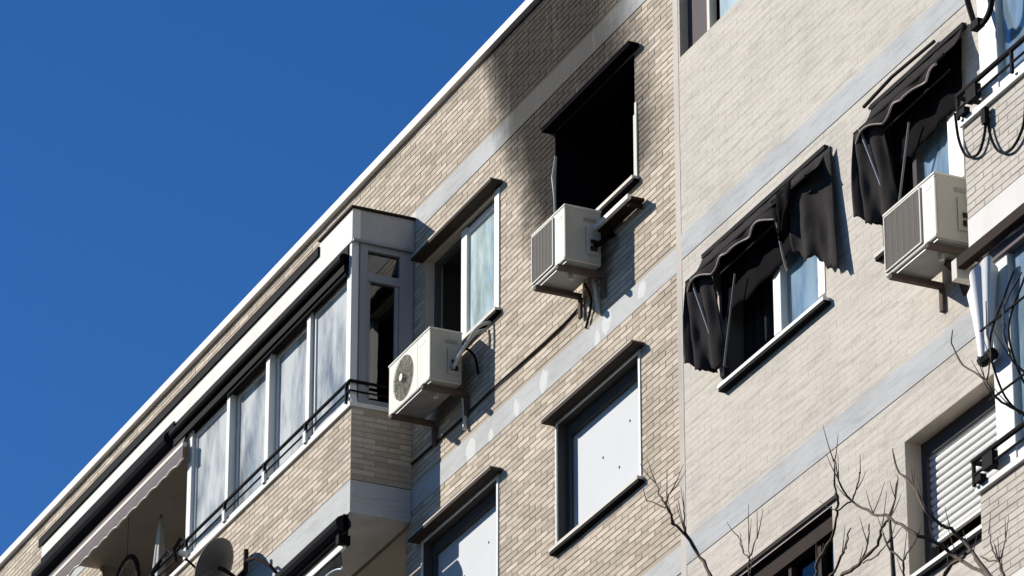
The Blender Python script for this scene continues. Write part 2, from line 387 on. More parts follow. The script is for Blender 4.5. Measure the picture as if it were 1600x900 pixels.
# ------------------------------------------------------------------ the brick apartment building
B = thing('apartment_building', 'cream brick apartment block with fire-blackened top floor and glazed balconies, left of the painted wall', 'building', (-6,0,0))
ZB = [(23.28,23.515),(20.36,20.60),(17.61,17.85)]
UL, UR, ZL, ZT = -17.0, 3.385, 15.6, 24.40
holeA = (-1.98,-.31,21.62,22.86); holeF = (.95,2.60,21.62,22.86); holeC = (.97,2.62,18.75,19.93); holeD = (-1.98,-.31,18.75,19.93)
logT = (-10.85,-2.40,20.62,23.10); logL = (-10.85,-2.40,17.90,20.22)
ms = Masonry()
ms.wall(UL, UR, ZL, ZT, 0, [holeA,holeF,holeC,holeD,logT,logL]+[(UL-1,UR+1,a,b) for a,b in ZB])
for a, b_ in ZB:
    mb = MB()
    for c in cells(UL, UR, a, b_, [logT, logL]): mb.box(c[0], c[1], -.02, .007, c[2], c[3])
    mb.build('slab_band', M['band'], B)
# bay parapets, front and near end
BU0, BU1, BN = -10.95, -2.26, .63
ms.wall(BU0, BU1, 20.585, 21.335, BN); ms.wall(0.004, BN, 20.585, 21.335, BU1, axis='u')
ms.wall(BU0, BU1, 17.745, 18.50, BN); ms.wall(0.004, BN, 17.745, 18.50, BU1, axis='u')
ms.finish(B, M['brick'], M['mortar'])
shell = MB()
shell.add([W3(UL,0,0),W3(UR,0,0),W3(UR,0,ZL),W3(UL,0,ZL)], [(0,1,2,3)])
shell.add([W3(UL,0,0),W3(UL,0,ZT),W3(UL,-11,ZT),W3(UL,-11,0)], [(0,1,2,3)])
shell.add([W3(UL,-11,0),W3(UL,-11,ZT),W3(12.5,-11,ZT),W3(12.5,-11,0)], [(0,1,2,3)])
shell.build('side_and_rear_walls', M['cream'], B)
box('roof', M['roofing'], B, UL, UR-.002, -11, -.22, ZT-.2, ZT-.05)
for i in range(9):                                                      # coping stones along the parapet
    a = UL + i*(UR-UL)/9; b_ = UL + (i+1)*(UR-UL)/9 - .006
    box('coping', M['coping'], B, a, b_, -.2, .058, ZT+.004, ZT+.094)

# bay slabs, caps, fascia
box('floor_slab', M['band'], B, BU0, BU1-.001, .013, BN+.004, 20.25, 20.58)
box('floor_slab', M['band'], B, BU0, BU1-.001, .013, BN+.004, 17.41, 17.74)
for z in (21.335, 18.50):
    MB().box(BU0, BU1+.02, BN-.14, BN+.03, z, z+.045).box(BU1-.12, BU1+.02, .014, BN-.141, z, z+.045).build('parapet_cap', M['white'], B)
    MB().box(BU0, BU1-.141, BN-.13, BN-.12, z-.75, z-.002).build('parapet_lining', M['taupe'], B)
box('fascia', M['fascia'], B, BU0-.05, BU1+.03, BN-.05, BN+.035, 23.07, 23.343)
box('fascia', simple('fascia_end_shade_grey', (.42,.41,.40), .7), B, BU1-.02, BU1+.029, .013, BN-.051, 23.07, 23.343, label='fascia on the near end of the balcony, greyed for shade')  # same fascia in grey, its shade put into the colour
box('balcony_roof', M['dark_steel'], B, BU0-.12, -3.052, .013, BN+.055, 23.346, 23.366)
box('balcony_roof', M['dark_steel'], B, -3.05, BU1+.06, .013, BN+.055, 23.413, 23.433)
box('fascia', M['fascia'], B, -3.048, BU1+.03, BN-.05, BN+.034, 23.344, 23.412)
box('fascia', bpy.data.materials['fascia_end_shade_grey'], B, BU1-.02, BU1+.0285, .013, BN-.051, 23.344, 23.412)
box('fascia_strip', M['black_rubber'], B, BU0-.12, -3.05, BN+.036, BN+.055, 23.262, 23.344, bevel=.004)  # dark strip along the upper edge of the fascia
box('balcony_ceiling', M['taupe'], B, BU0, BU1-.03, .013, BN-.055, 23.08, 23.12)
room(B, 'loggia_interior', M['taupe'], logT[0], -6.5, logT[2], logT[3], -1.0, -.003)
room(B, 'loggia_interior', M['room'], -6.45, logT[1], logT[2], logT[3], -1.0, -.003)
room(B, 'loggia_interior', M['taupe'], logL[0], logL[1], logL[2], logL[3], -1.0, -.003)
box('partition', M['taupe'], B, -6.50, -6.45, -1.0, BN-.15, 20.59, 23.07)
# glazing of the bay
G = MB().box(-6.52, BU1, BN-.06, BN+.01, 21.382, 21.425).build('balcony_glazing', M['white'], B, bevel=.004)
G['label'] = 'white framed sliding glazing closing the right half of the top balcony'
posts = [-6.50, -5.44, -4.385, -3.33, -2.32]
for i, u in enumerate(posts):
    w = (.115,.085,.10,.09,.11)[i]
    MB().box(u-w/2, u+w/2, BN-.055, BN+.022, 21.426, (23.0, 22.80, 22.80, 22.80, 23.07)[i]).build('post', M['white'], G, bevel=.004)
MB().box(-6.44, -2.38, BN-.05, BN, 22.765, 22.80).box(-6.44,-2.38,BN-.05,BN-.01,22.803,23.07).build('head_rail', M['dark_steel'], G)
for i in range(4):
    a, b_ = posts[i]+.06, posts[i+1]-.05; off = (0, -.035, -.035, 0)[i]; top = 22.765
    f = MB(); n0, n1 = BN-.05+off, BN-.015+off; t = .04
    f.box(a, a+t, n0, n1, 21.426, top).box(b_-t, b_, n0, n1, 21.426, top).box(a+t, b_-t, n0, n1, 21.426, 21.47).box(a+t, b_-t, n0, n1, top-.05, top)
    f.build('sash', M['white'], G, bevel=.003)
    MB().box(a+t, b_-t, n0+.012, n0+.018, 21.471, top-.051).build('pane', M['glass_bay'], G)
    curtain('curtain', (M['curtain_blue'], M['curtain_blue'], M['curtain_white'], M['curtain_blue'])[i], G, a, b_, BN-.17, 21.4, 22.9, 2, .008)
# near-end glazing (faces the camera; its shade is painted into the grey frames)
grey = simple('aluminium_shade_grey', (.30,.30,.32), .5, .1, .05, 4, .03)
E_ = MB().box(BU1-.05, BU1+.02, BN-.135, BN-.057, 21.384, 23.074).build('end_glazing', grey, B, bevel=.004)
E_['label'] = 'glazing on the near end of the balcony, frames greyed for shade'
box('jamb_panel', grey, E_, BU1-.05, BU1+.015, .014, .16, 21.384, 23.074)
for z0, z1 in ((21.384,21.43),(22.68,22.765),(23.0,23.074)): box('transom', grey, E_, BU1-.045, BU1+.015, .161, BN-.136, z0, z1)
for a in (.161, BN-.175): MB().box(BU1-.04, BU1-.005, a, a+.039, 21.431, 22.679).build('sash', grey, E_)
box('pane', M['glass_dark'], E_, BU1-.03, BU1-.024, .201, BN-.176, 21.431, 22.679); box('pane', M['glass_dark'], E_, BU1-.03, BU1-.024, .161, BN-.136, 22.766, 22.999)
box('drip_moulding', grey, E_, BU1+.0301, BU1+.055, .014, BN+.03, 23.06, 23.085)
# balcony rail
rail = MB(); rn = BN+.035
for z, r in ((21.585,.017),(21.485,.010)):
    rail.tube([W3(BU0, rn, z), W3(BU1+.03, rn, z)], r, 8); rail.tube([W3(BU1+.03, rn, z), W3(BU1+.03, .01, z)], r, 8)
rl = rail.build('balcony_rail', M['black_iron'], B)
for u in (-10.4,-9.4,-8.4,-7.45)+tuple(posts): MB().box(u-.012, u+.012, rn-.012, rn+.012, 21.38, 21.585).build('rail_post', M['black_iron'], rl)
for u in posts[:4]: box('rail_bracket', M['white'], rl, u-.03, u+.035, BN+.02, BN+.05, 21.38, 21.50)
# clamps and clutter on the open part of the rail
MB().tube([W3(-6.62,rn+.01,21.66),W3(-6.7,rn+.05,21.56),W3(-6.68,rn+.03,21.42)], .02, 6).tube([W3(-7.2,rn,21.64),W3(-7.3,rn+.06,21.52),W3(-7.28,rn,21.4)], .022, 6).tube([W3(-6.9,rn,21.6),W3(-7.1,rn-.03,21.72),W3(-7.5,rn,21.62)], .012, 6).build('rail_clamp', M['black_iron'], rl)

# --- window A: sliding window, left half open
w = window_shell(B, *holeA, depth=.12, lintel=.12, sill=.06, line=False, label='sliding window with its left half open, between the glazed balcony and the burned window')
u0,u1,z0,z1 = holeA
MB().box(u0, u1, -.14, -.09, z1-.05, z1).box(u0, u1, -.14, -.09, z0, z0+.04).box(u0, u0+.05, -.14, -.09, z0+.04, z1-.05).build('frame', M['reveal_dark'], w)
MB().box(u1-.05,u1+.055,-.10,.018,z0,z1).build('jamb', M['white'], w, bevel=.004)
MB().box(-1.22,-1.09,-.09,-.03,z0+.01,z1-.02).build('mullion', M['white'], w, bevel=.005)
for a in (z0+.01, z1-.09): MB().box(-1.09,u1-.05,-.085,-.04,a,a+.05).build('sash', M['white'], w, bevel=.003)
box('pane', M['glass'], w, -1.09, u1-.05, -.066, -.060, z0+.061, z1-.091)
curtain('curtain', M['curtain_white'], w, -1.1, u1, -.13, z0, z1, 3, .01)
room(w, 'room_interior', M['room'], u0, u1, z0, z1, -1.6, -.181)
# --- the burned window
u0,u1,z0,z1 = holeF
wf = window_shell(B, *holeF, depth=.16, lintel=.10, sill=.07, line=False, label='burned-out window with no glass and a charred black interior', jambmat=M['char'], lmat=M['char'])
room(wf, 'charred_interior', M['char'], u0-.0, u1, z0, z1, -2.2, -.221)
pts = [(u0+.02,.012,z0-.0),(u0+.035,.02,z0+.22),(u0+.01,.012,z0+.42),(u0+.03,.025,z0+.56),(u0+.0,.02,z0+.78),(u0+.03,.012,z0+.98)]
MB().tube([W3(*p) for p in pts], [.026,.022,.012,.012,.024,.012], 6).build('frame_remnant', M['cream'], wf)
MB().box(u1-.005,u1+.055,.001,.02,z0,z0+.62).box(u1+.012,u1+.05,.001,.016,z0+.62,z0+.74).build('jamb', M['cream'], wf)
for k in range(7): MB().tube([W3(u0+.2+k*.22,-.3+.05*k%3*.1,z1), W3(u0+.25+k*.21,-.32,z1-.1-.13*((k*37)%5)/5)], .012, 5).build('hanging_debris', M['char'], wf)
# --- window C and D: white panel behind the opening
for hole, lab, blindtop in ((holeC, 'closed window with a spotted white blind, under the burned window', 0), (holeD, 'closed window with a white blind beside the lower balcony, partly in shade', 0)):
    u0,u1,z0,z1 = hole
    w = window_shell(B, *hole, depth=.125, lintel=.12, sill=.065, label=lab, jambmat=M['reveal_dark'])
    MB().box(u0, u0+.06, -.13, -.085, z0, z1).box(u0+.06, u1, -.13, -.085, z1-.115, z1).build('frame', M['reveal_dark'], w)  # dark frame, deepened at the head, paints the shade on the blind
    bl = box('blind', M['blind'], w, u0+.06, u1-.002, -.145, -.125, z0, z1-.115)
    MB().box(u0+.061, u1-.003, -.1245, -.118, z0, z0+.035).build('sash_rail', M['white'], w); MB().box(u1-.045, u1-.003, -.1245, -.112, z0+.036, z1-.117).build('sash', M['white'], w)
    sp = MB()
    for a, b_ in ((u0+.66, z0+.62), (u0+.98, z0+.40), (u0+1.2, z0+.75)):
        sp.disc(W3(a, -.1235, b_), (0,-1,0), .014, 10)
    sp.build('stain_spot', M['dark_steel'], bl)

# ------------------------------------------------------------------ the painted neighbour building
P_ = thing('apartment_building', 'beige painted apartment block with torn dark awnings, on the right of the brick block', 'building', (8,0,0))
PU0, PU1, PZ1 = 3.40, 13.5, 26.2
h_top = (3.53,5.2,22.36,23.6); h1 = (4.30,6.03,18.93,20.06); h2 = (6.98,8.29,18.93,20.06); h3 = (7.20,8.60,16.08,17.22); h4 = (4.32,6.02,16.0,17.16)
d1 = (10.0,12.6,18.55,20.2); d0 = (10.0,12.6,15.66,17.45); d2 = (10.0,12.6,21.4,23.1)
ZP = [(23.28,23.53),(20.42,20.66),(17.62,17.86)]
mp = Masonry(); PN = .02
mp.wall(PU0+.10, PU1, ZL, PZ1, PN, [h_top,h1,h2,h3,h4,d0,d1,d2]+[(0,20,a,b) for a,b in ZP], proud=.0009, jitter=.0002, bh=.052, jt=.004, hj=.004)
AU0, AU1, AN = 9.79, 13.0, .90
for zc_ in (15.60, 18.49, 21.33):
    mp.wall(AU0, AU1, zc_-.75, zc_-.0, AN, proud=.004, jitter=.001, bh=.047, jt=.009, hj=.007)
mp.finish(P_, M['paint_brick'], M['paint_joint'])
box('corner_strip', M['strip'], P_, PU0, PU0+.098, -.1, PN+.003, ZL, PZ1)
for a, b_ in ZP:
    mb = MB()
    for c in cells(PU0+.10, PU1, a, b_, [h_top,h1,h2,h3,h4,d0,d1,d2]): mb.box(c[0], c[1], -.02, PN+.006, c[2], c[3])
    mb.build('painted_band', M['band_blue'], P_)
sh = MB()
sh.add([W3(PU0,PN,0),W3(PU1,PN,0),W3(PU1,PN,ZL),W3(PU0,PN,ZL)], [(0,1,2,3)])
sh.add([W3(PU0,PN,ZT),W3(PU0,PN,PZ1),W3(PU0,-11,PZ1),W3(PU0,-11,ZT)], [(0,1,2,3)])
sh.add([W3(PU1,PN,0),W3(PU1,-11,0),W3(PU1,-11,PZ1),W3(PU1,PN,PZ1)], [(0,1,2,3)])
sh.add([W3(PU1,-11.01,0),W3(PU0,-11.01,0),W3(PU0,-11.01,PZ1),W3(PU1,-11.01,PZ1)], [(0,1,2,3)])
sh.build('side_and_rear_walls', M['cream'], P_)
box('roof', M['roofing'], P_, PU0+.01, PU1-.01, -11, PN+.02, PZ1+.002, PZ1+.15)
for zc_ in (15.60, 18.49, 21.33):
    box('balcony_slab', M['fascia'], P_, AU0, AU1, PN+.02, AN+.004, zc_-1.02, zc_-.752)
    box('parapet_cap', M['white'], P_, AU0-.02, AU1, AN-.14, AN+.03, zc_+.001, zc_+.045)
    box('parapet_side', M['cream'], P_, AU0, AU0+.1, PN+.02, AN-.141, zc_-.75, zc_)
    rr = MB()
    for dz, r in ((.235,.020),(.13,.010)): rr.tube([W3(AU0,AN+.05,zc_+dz),W3(AU1,AN+.05,zc_+dz)], r, 8).tube([W3(AU0,AN+.05,zc_+dz),W3(AU0,PN+.02,zc_+dz)], r, 8)
    rr = rr.build('balcony_rail', M['black_iron'], P_)
    for k in range(5): box('rail_post', M['black_iron'], rr, AU0+.0+k*.78, AU0+.025+k*.78, AN+.04, AN+.062, zc_+.045, zc_+.235)
    MB().box(AU0+.16, AU0+.30, AN+.02, AN+.07, zc_+.10, zc_+.21).box(AU0+.05, AU0+.13, AN+.02, AN+.07, zc_+.05, zc_+.10).build('rail_clamp', M['black_iron'], rr)
    g = MB().box(AU0+.22, AU0+.48, AN-.10, AN-.02, zc_+.046, zc_+1.82).build('corner_post', M['white'], P_, bevel=.01)
    MB().box(AU0+.48, AU1, AN-.10, AN-.03, zc_+.046, zc_+.17).build('sash_rail', M['white'], g, bevel=.004)
    for k in range(3):
        a = AU0+.50+k*.86
        box('pane', M['glass_blue'], g, a, a+.80, AN-.07, AN-.064, zc_+.171, zc_+1.82); box('mullion', M['white'], g, a+.801, a+.859, AN-.09, AN-.04, zc_+.171, zc_+1.82)
        curtain('curtain', M['curtain'], g, a, a+.82, AN-.16, zc_+.05, zc_+1.82, 5, .015)
    box('glazing_return', M['white'], g, AU0+.22, AU0+.26, PN+.02, AN-.101, zc_+.046, zc_+1.82)
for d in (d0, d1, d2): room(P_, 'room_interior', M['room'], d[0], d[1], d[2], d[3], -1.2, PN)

# top window with plum blind
u0,u1,z0,z1 = h_top
w = window_shell(P_, *h_top, depth=.10, lintel=0, sill=0, wall=PN, line=False, label='window with a plum blind and a pale half-open sash at the top edge of the painted wall')
box('blind', M['purple_blind'], w, u0, u0+.44, -.075, -.060, z0, z1)
box('mullion', M['cream'], w, u0+.441, u0+.49, -.09, -.02, z0, z1)
box('pane', M['glass'], w, u0+.62, u1, -.06, -.055, z0+.04, z1); curtain('curtain', M['curtain_white'], w, u0+.66, u1, -.12, z0, z1, 3, .012)
MB().box(u0+.60, u1, -.07, -.03, z0+.002, z0+.04).build('sash', M['white'], w)
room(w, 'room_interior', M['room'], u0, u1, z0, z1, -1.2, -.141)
# window 1 under the big torn awning
u0,u1,z0,z1 = h1
w = window_shell(P_, *h1, depth=.10, lintel=0, sill=.065, wall=PN, line=False, label='white framed sliding window under the larger torn awning, left half open', jambmat=M['reveal_dark'], sillmat=M['white'])
box('head_frame', M['reveal_dark'], w, u0,u1,-.08,-.02,z1-.06,z1)
MB().box(u0,u1,-.08,-.02,z0+.001,z0+.07).box(u1-.12,u1-.001,-.08,.028,z0+.071,z1-.061).build('frame', M['white'], w, bevel=.004)
box('mullion', M['white'], w, 5.13, 5.26, -.078, .02, z0+.071, z1-.061, bevel=.004)
box('pane', M['glass_blue'], w, 5.26, u1-.12, -.05, -.044, z0+.071, z1-.061)
box('inner_frame', M['curtain_white'], w, 5.46, 5.55, -.2, -.17, z0, z0+.45)
curtain('curtain', M['curtain'], w, 5.24, u1, -.14, z0, z1, 4, .012)
curtain('drape', M['curtain_dark'], w, u0, 5.2, -.16, z0, z1, 5, .03)
room(w, 'room_interior', M['room'], u0, u1, z0, z1, -1.5, -.141)
# window 2 under the smaller awning
u0,u1,z0,z1 = h2
w = window_shell(P_, *h2, depth=.10, lintel=0, sill=.05, wall=PN, line=False, label='blue-glassed window behind the right-hand air conditioner', jambmat=M['reveal_dark'])
MB().box(u0,u1,-.08,-.02,z0+.001,z0+.06).box(u1-.23,u1-.001,-.08,.032,z0+.061,z1).build('frame', M['white'], w, bevel=.004)
box('mullion', M['reveal_dark'], w, 7.45, 7.51, -.078, .0, z0+.061, z1)
box('pane', M['glass_blue'], w, 7.511, u1-.23, -.05, -.044, z0+.061, z1)
curtain('curtain', M['curtain_blue'], w, 7.62, u1, -.22, z0, z1, 4, .02); curtain('drape', M['curtain_dark'], w, u0, 7.6, -.12, z0, z1, 5, .03)
room(w, 'room_interior', M['room'], u0, u1, z0, z1, -1.5, -.141)
# window 3: roller shutter
u0,u1,z0,z1 = h3
w = window_shell(P_, *h3, depth=.20, lintel=0, sill=.05, wall=PN, line=False, label='window with a white roller shutter left open a hand above the sill', sillmat=M['white'])
box('guide_and_shade', M['reveal_dark'], w, u0, u0+.075, -.19, -.12, z0, z1)  # shutter guide, widened in dark to paint the shade beside the slats
box('dark_head_box', M['reveal_dark'], w, u0+.076, u1, -.18, -.125, z1-.13, z1)  # dark box added as the shade across the top slats
zz = z0+.30; k = 0
while zz < z1-.06:
    a = .012 if False else 0
    mb = MB(); hgt = .062
    prof = [(-.160,0),(-.146,.012),(-.142,.03),(-.146,.048),(-.160,.058)]
    vs = [];
    for uu in (u0+.05, u1-.002): vs += [W3(uu, n_, zz+dz) for n_, dz in prof]
    mb.add(vs, [(i, i+5, i+6, i+1) for i in range(4)] + [(0,1,2,3,4),(9,8,7,6,5)])
    mb.build('slat', M['slat'], w); zz += hgt
box('bottom_bar', M['slat'], w, u0+.05, u1-.002, -.165, -.135, z0+.275, z0+.298)
room(w, 'room_interior', M['room'], u0, u1, z0, z1, -1.2, -.241)
MB().grid(lambda s, t: W3(u0+.05+s*(u1-u0-.06), -.170, z0+.28+t*(z1-z0-.28)), 1, 1).build('shutter_backing', M['reveal_dark'], w)
# window 4: lower, awning box over it
u0,u1,z0,z1 = h4
w = window_shell(P_, *h4, depth=.16, lintel=.02, sill=.05, wall=PN, line=False, label='shaded window at the bottom edge of the painted wall under the larger awning window', jambmat=M['brown'])
box('dark_head_box', M['dark_steel'], w, u0, u1, -.15, -.03, z1-.16, z1-.003)
box('pane', M['glass_dark'], w, u0, u1, -.12, -.11, z0, z1-.161)
for k in range(3): box('mullion', M['brown'], w, u0+.3+k*.5, u0+.35+k*.5, -.13, -.06, z0, z1-.161)
room(w, 'room_interior', M['room'], u0, u1, z0, z1, -1.2, -.201)

# ------------------------------------------------------------------ air conditioners
def air_con(label, u0, u1, z0, z1, nb, nf, style, pipe):
    t = thing('air_conditioner', label, 'air conditioner', W3((u0+u1)/2, 0, z0-.3), 'outdoor air conditioning units on the facade')
    c = MB().box(u0, u1, nb, nf, z0, z1).build('casing', M['ac_white'], t, bevel=.012)
    MB().box(u0-.006,u1+.006,nb-.004,nf+.006,z1-.012,z1+.008).build('lid', M['ac_white'], t, bevel=.004)
    zm = (z0+z1)/2
    if style == 'fan':
        cu = u0+.37*(u1-u0); r = .42*(z1-z0)
        MB().disc(W3(cu, nf+.002, zm), (0,-1,0), r, 40).build('fan_opening', M['ac_fan'], c)
        g = MB()
        for k in range(1, 9):
            rr = r*k/8.3
            g.tube([W3(cu+rr*math.cos(a*math.pi/16), nf+.012+.012*(1-k/9), zm+rr*math.sin(a*math.pi/16)) for a in range(33)], .0022, 4, False)
        for a in range(12):
            q = a*math.pi/6; g.tube([W3(cu+.03*math.cos(q), nf+.024, zm+.03*math.sin(q)), W3(cu+r*math.cos(q+.3), nf+.010, zm+r*math.sin(q+.3))], .0022, 4)
        tag(g.build('grille', M['ac_fan'], c), kind='stuff')
        MB().tube([W3(cu, nf+.005, zm), W3(cu, nf+.032, zm)], .038, 16).build('hub', M['ac_white'], c)
        box('badge', M['grey_metal'], c, u0+.72*(u1-u0), u0+.86*(u1-u0), nf+.0005, nf+.003, z1-.1, z1-.075)
    else:
        f = .66 if style == 'grille' else .72
        a, b_ = u0+.03, u0+f*(u1-u0); zz0, zz1 = z0+.045, z1-.04
        MB().box(a, b_, nf+.0005, nf+.002, zz0, zz1).build('grille_recess', M['ac_grille'], c)
        g = MB(); k = 0; zz = zz0+.008
        while zz < zz1-.004: g.box(a+.004, b_-.004, nf+.002, nf+.010, zz, zz+.004); zz += .0125
        for k in range(7): uu = a+.004+(b_-a-.012)*k/6; g.box(uu, uu+.004, nf+.0101, nf+.013, zz0+.004, zz1-.004)
        tag(g.build('grille', M['ac_grille'], c), kind='stuff')
        MB().box(a-.012,a-.001,nf+.0005,nf+.014,zz0-.01,zz1+.01).box(b_+.001,b_+.012,nf+.0005,nf+.014,zz0-.01,zz1+.01).box(a,b_,nf+.0005,nf+.014,zz1+.001,zz1+.012).box(a,b_,nf+.0005,nf+.014,zz0-.012,zz0-.001).build('grille_rim', M['ac_white'], c)
    if style != 'fan': box('badge', M['grey_metal'], c, u1-.16, u1-.07, nf+.0005, nf+.003, z1-.10, z1-.08)
    for su, sz in ((u0+.015,z0+.02),(u1-.015,z0+.02),(u1-.015,z1-.03),(u0+.015,z1-.03)): MB().tube([W3(su,nf,sz),W3(su,nf+.003,sz)], .006, 6).build('screw', M['grey_metal'], c)
    box('seam', M['ac_grille'], c, u0+.70*(u1-u0), u0+.70*(u1-u0)+.003, nf+.0003, nf+.001, z0+.01, z1-.015) if style == 'fan' else None
    # service side
    MB().box(u1+.0002, u1+.003, nb+.004, nf-.012, z0+.006, z1-.014).build('side_shade_panel', M['ac_side'], c)  # grey sheet carries the shade of this end in its colour
    MB().box(u1+.0032, u1+.016, nb+.03, nb+.15, z0+.08, z1-.18).build('service_cover', M['ac_side'], c, bevel=.004)
    MB().box(u1+.0032, u1+.006, nb+.05, nb+.17, z1-.13, z1-.09).build('handle_recess', M['ac_grille'], c)
    MB().box(u1+.0165, u1+.034, nb+.05, nb+.11, z0+.12, z0+.16).box(u1+.0165,u1+.03, nb+.05, nb+.11, z0+.19, z0+.225).build('valve', M['dark_steel'], c)
    MB().box(u0+.02, u1-.02, nb+.02, nf-.02, z0-.018, z0-.001).build('base_pan', M['grey_metal'], c)
    MB().box(u0+.1, u1-.1, nb-.012, nb-.001, z0+.05, z1-.05).build('rear_fins', M['ac_grille'], c)
    for uu in (u0+.10, u1-.13):
        b_ = MB().box(uu, uu+.05, .03, nf+.03, z0-.062, z0-.019).box(uu, uu+.05, .022, .05, z0-.25, z0-.063)
        b_.build('bracket', M['bracket'], t)
    for k, (pp, r, mk) in enumerate(pipe): MB().tube([W3(*p) for p in pp], r, 8).build('pipe', M[mk], t, smooth=True)
    MB().tube([W3(u1-.22, nf-.16, z0-.02), W3(u1-.22, nf-.16, z0-.075)], .022, 10).build('drain_spout', M['ac_white'], t)
    return t
def curve(pts, k=6):
    out = []; P = [Vector(p) for p in pts]; P = [P[0]]+P+[P[-1]]
    for i in range(1, len(P)-2):
        for j in range(k):
            t = j/k; a,b_,c,d = P[i-1],P[i],P[i+1],P[i+2]
            out.append(tuple(.5*((2*b_)+(-a+c)*t+(2*a-5*b_+4*c-d)*t*t+(-a+3*b_-3*c+d)*t**3)))
    out.append(tuple(P[-2])); return out
air_con('air conditioner with a round fan grille, mounted beside the glazed balcony', -1.80, -.84, 21.06, 21.585, .125, .45, 'fan', [
    (curve([(-.82,.20,21.24),(-.72,.22,21.28),(-.66,.16,21.40),(-.58,.10,21.48),(-.52,.02,21.50)]), .020, 'copper'),
    (curve([(-.82,.22,21.20),(-.68,.26,21.20),(-.60,.20,21.34),(-.50,.12,21.50),(-.42,.02,21.54)]), .016, 'copper'),
    (curve([(-.82,.18,21.30),(-.74,.14,21.38),(-.70,.06,21.30),(-.68,.03,21.12)]), .012, 'black_rubber'),
    (curve([(-1.0,.05,21.04),(-.98,.035,20.9),(-.97,.035,20.68)]), .022, 'ac_white')])
air_con('dusty air conditioner with a square grille, hanging under the burned window', 1.40, 2.09, 20.98, 21.51, .10, .45, 'grille', [
    (curve([(2.12,.16,21.16),(2.20,.16,21.14),(2.22,.10,21.20),(2.18,.03,21.26)]), .026, 'black_rubber'),
    (curve([(1.86,.07,20.96),(1.87,.05,20.85),(1.88,.03,20.62)]), .022, 'copper'),
    (curve([(1.78,.12,20.95),(1.76,.04,20.80),(1.6,.02,20.60)]), .012, 'dark_steel')])
air_con('large air conditioner with a square grille, in front of the blue-glassed window at the right', 7.76, 8.56, 18.27, 18.80, .12, .45, 'wide', [
    (curve([(8.58,.16,18.42),(8.66,.16,18.40),(8.68,.08,18.44),(8.64,.03,18.5)]), .02, 'copper'),
    (curve([(8.25,.2,18.24),(8.25,.10,18.16),(8.26,.04,18.0)]), .03, 'brown')])

# cable clipped along the slab band
cb = MB().tube(curve([W3(-2.24,.02,20.84),W3(-1.2,.018,20.83),W3(-.3,.02,20.845),W3(.8,.018,20.83),W3(1.42,.02,20.86),W3(1.55,.03,20.92)]), .011, 5).build('wall_cable', M['dark_steel'])
tag(cb, 'thin dark cable running along the brick wall between the two left air conditioners', 'cable')
# drying rail under the burned window's sill
t = thing('drying_rail', 'metal drying rail fixed below the sill of the burned window', 'clothes rail', W3(2.5,0,21.3))
MB().box(1.85, 2.80, .15, .185, 21.30, 21.345).build('bar', M['white'], t, bevel=.003); MB().box(1.85,2.80,.02,.149,21.305,21.33).build('bar_shade', M['dark_steel'], t)  # dark sheet behind the bar stands in for its shadow
for u in (1.95, 2.72): box('arm', M['dark_steel'], t, u, u+.03, .014, .148, 21.26, 21.304)

# ------------------------------------------------------------------ awnings
def scallop(name, mat, edge, parent, u0, u1, n, ztop, zbot, pitch=.32, amp=.035, ripple=.015, er=.012, ragged=0.):
    w = u1-u0; ns = int(w/pitch*10)
    def low(s): return zbot + amp*abs(math.sin(math.pi*s*w/pitch))*(1) + ragged*noise.noise(Vector((s*w*3, 3, 1)))
    def fn(s, t): return W3(u0+s*w, n+ripple*math.sin(s*w*11)*(1-t)*1.5, low(s)*(1-t)+ztop*t)
    v = MB().grid(fn, ns, 4).build(name, mat, parent, smooth=True, thick=.004)
    MB().tube([fn(i/ns, 0) for i in range(ns+1)], er, 5).build('edge_binding', edge, v, smooth=True)
    return v
t = thing('awning', 'rolled charcoal awning with mauve scalloped valance over the open part of the top balcony', 'awning', W3(-8.8,BN,22.6))
MB().box(BU0-.03,-6.93,BN-.02,BN+.05,22.66,23.098).tube([W3(BU0-.03,BN+.07,22.89),W3(-6.93,BN+.07,22.89)], .085, 12).build('roller', M['awn_dark'], t)
MB().box(BU0-.05,-6.47,.70,.745,22.62,22.665).build('front_bar', M['valance_edge'], t, bevel=.004)
MB().grid(lambda s, q: W3(BU0+s*(-6.55-BU0), .715-.035*q, 22.66+.14*q), 30, 3).build('canvas', M['valance'], t, thick=.004)
scallop('valance', M['valance'], M['valance_edge'], t, BU0-.04, -6.47, .735, 22.62, 22.46, .29, .022, ripple=.002)
t = thing('awning', 'rolled black awning along the top of the balcony glazing', 'awning', W3(-4.6,BN,22.8))
MB().box(-6.86,-2.33,BN+.037,BN+.075,22.775,22.96).tube([W3(-6.86,BN+.07,22.91),W3(-2.33,BN+.07,22.91)], .055, 12).build('roller', M['black_rubber'], t)
MB().box(-6.86,-2.33,BN+.0,BN+.034,22.80,23.098).build('cassette', M['black_rubber'], t)
box('front_bar', M['awn_dark'], t, -5.4, -2.33, BN+.03, BN+.055, 22.735, 22.773)
t = thing('awning', 'rolled awning with a white front bar beneath the slab of the top balcony', 'awning', W3(-6.5,BN,19.9))
MB().box(BU0,-2.30,BN+.0,BN+.05,20.03,20.235).tube([W3(BU0,BN+.05,20.14),W3(-2.30,BN+.05,20.14)], .08, 12).build('roller', M['awn_dark'], t)
MB().box(BU0,-2.33,BN+.005,BN+.04,19.90,19.965).build('front_bar', M['white'], t, bevel=.004)
MB().box(-2.36,-2.29,BN-.02,BN+.10,19.93,20.02).build('end_cap', M['black_rubber'], t)
scallop('valance', M['awn_dark'], M['curtain'], t, BU0, -2.42, BN+.02, 19.90, 19.74, .34, .05, .02, .009)

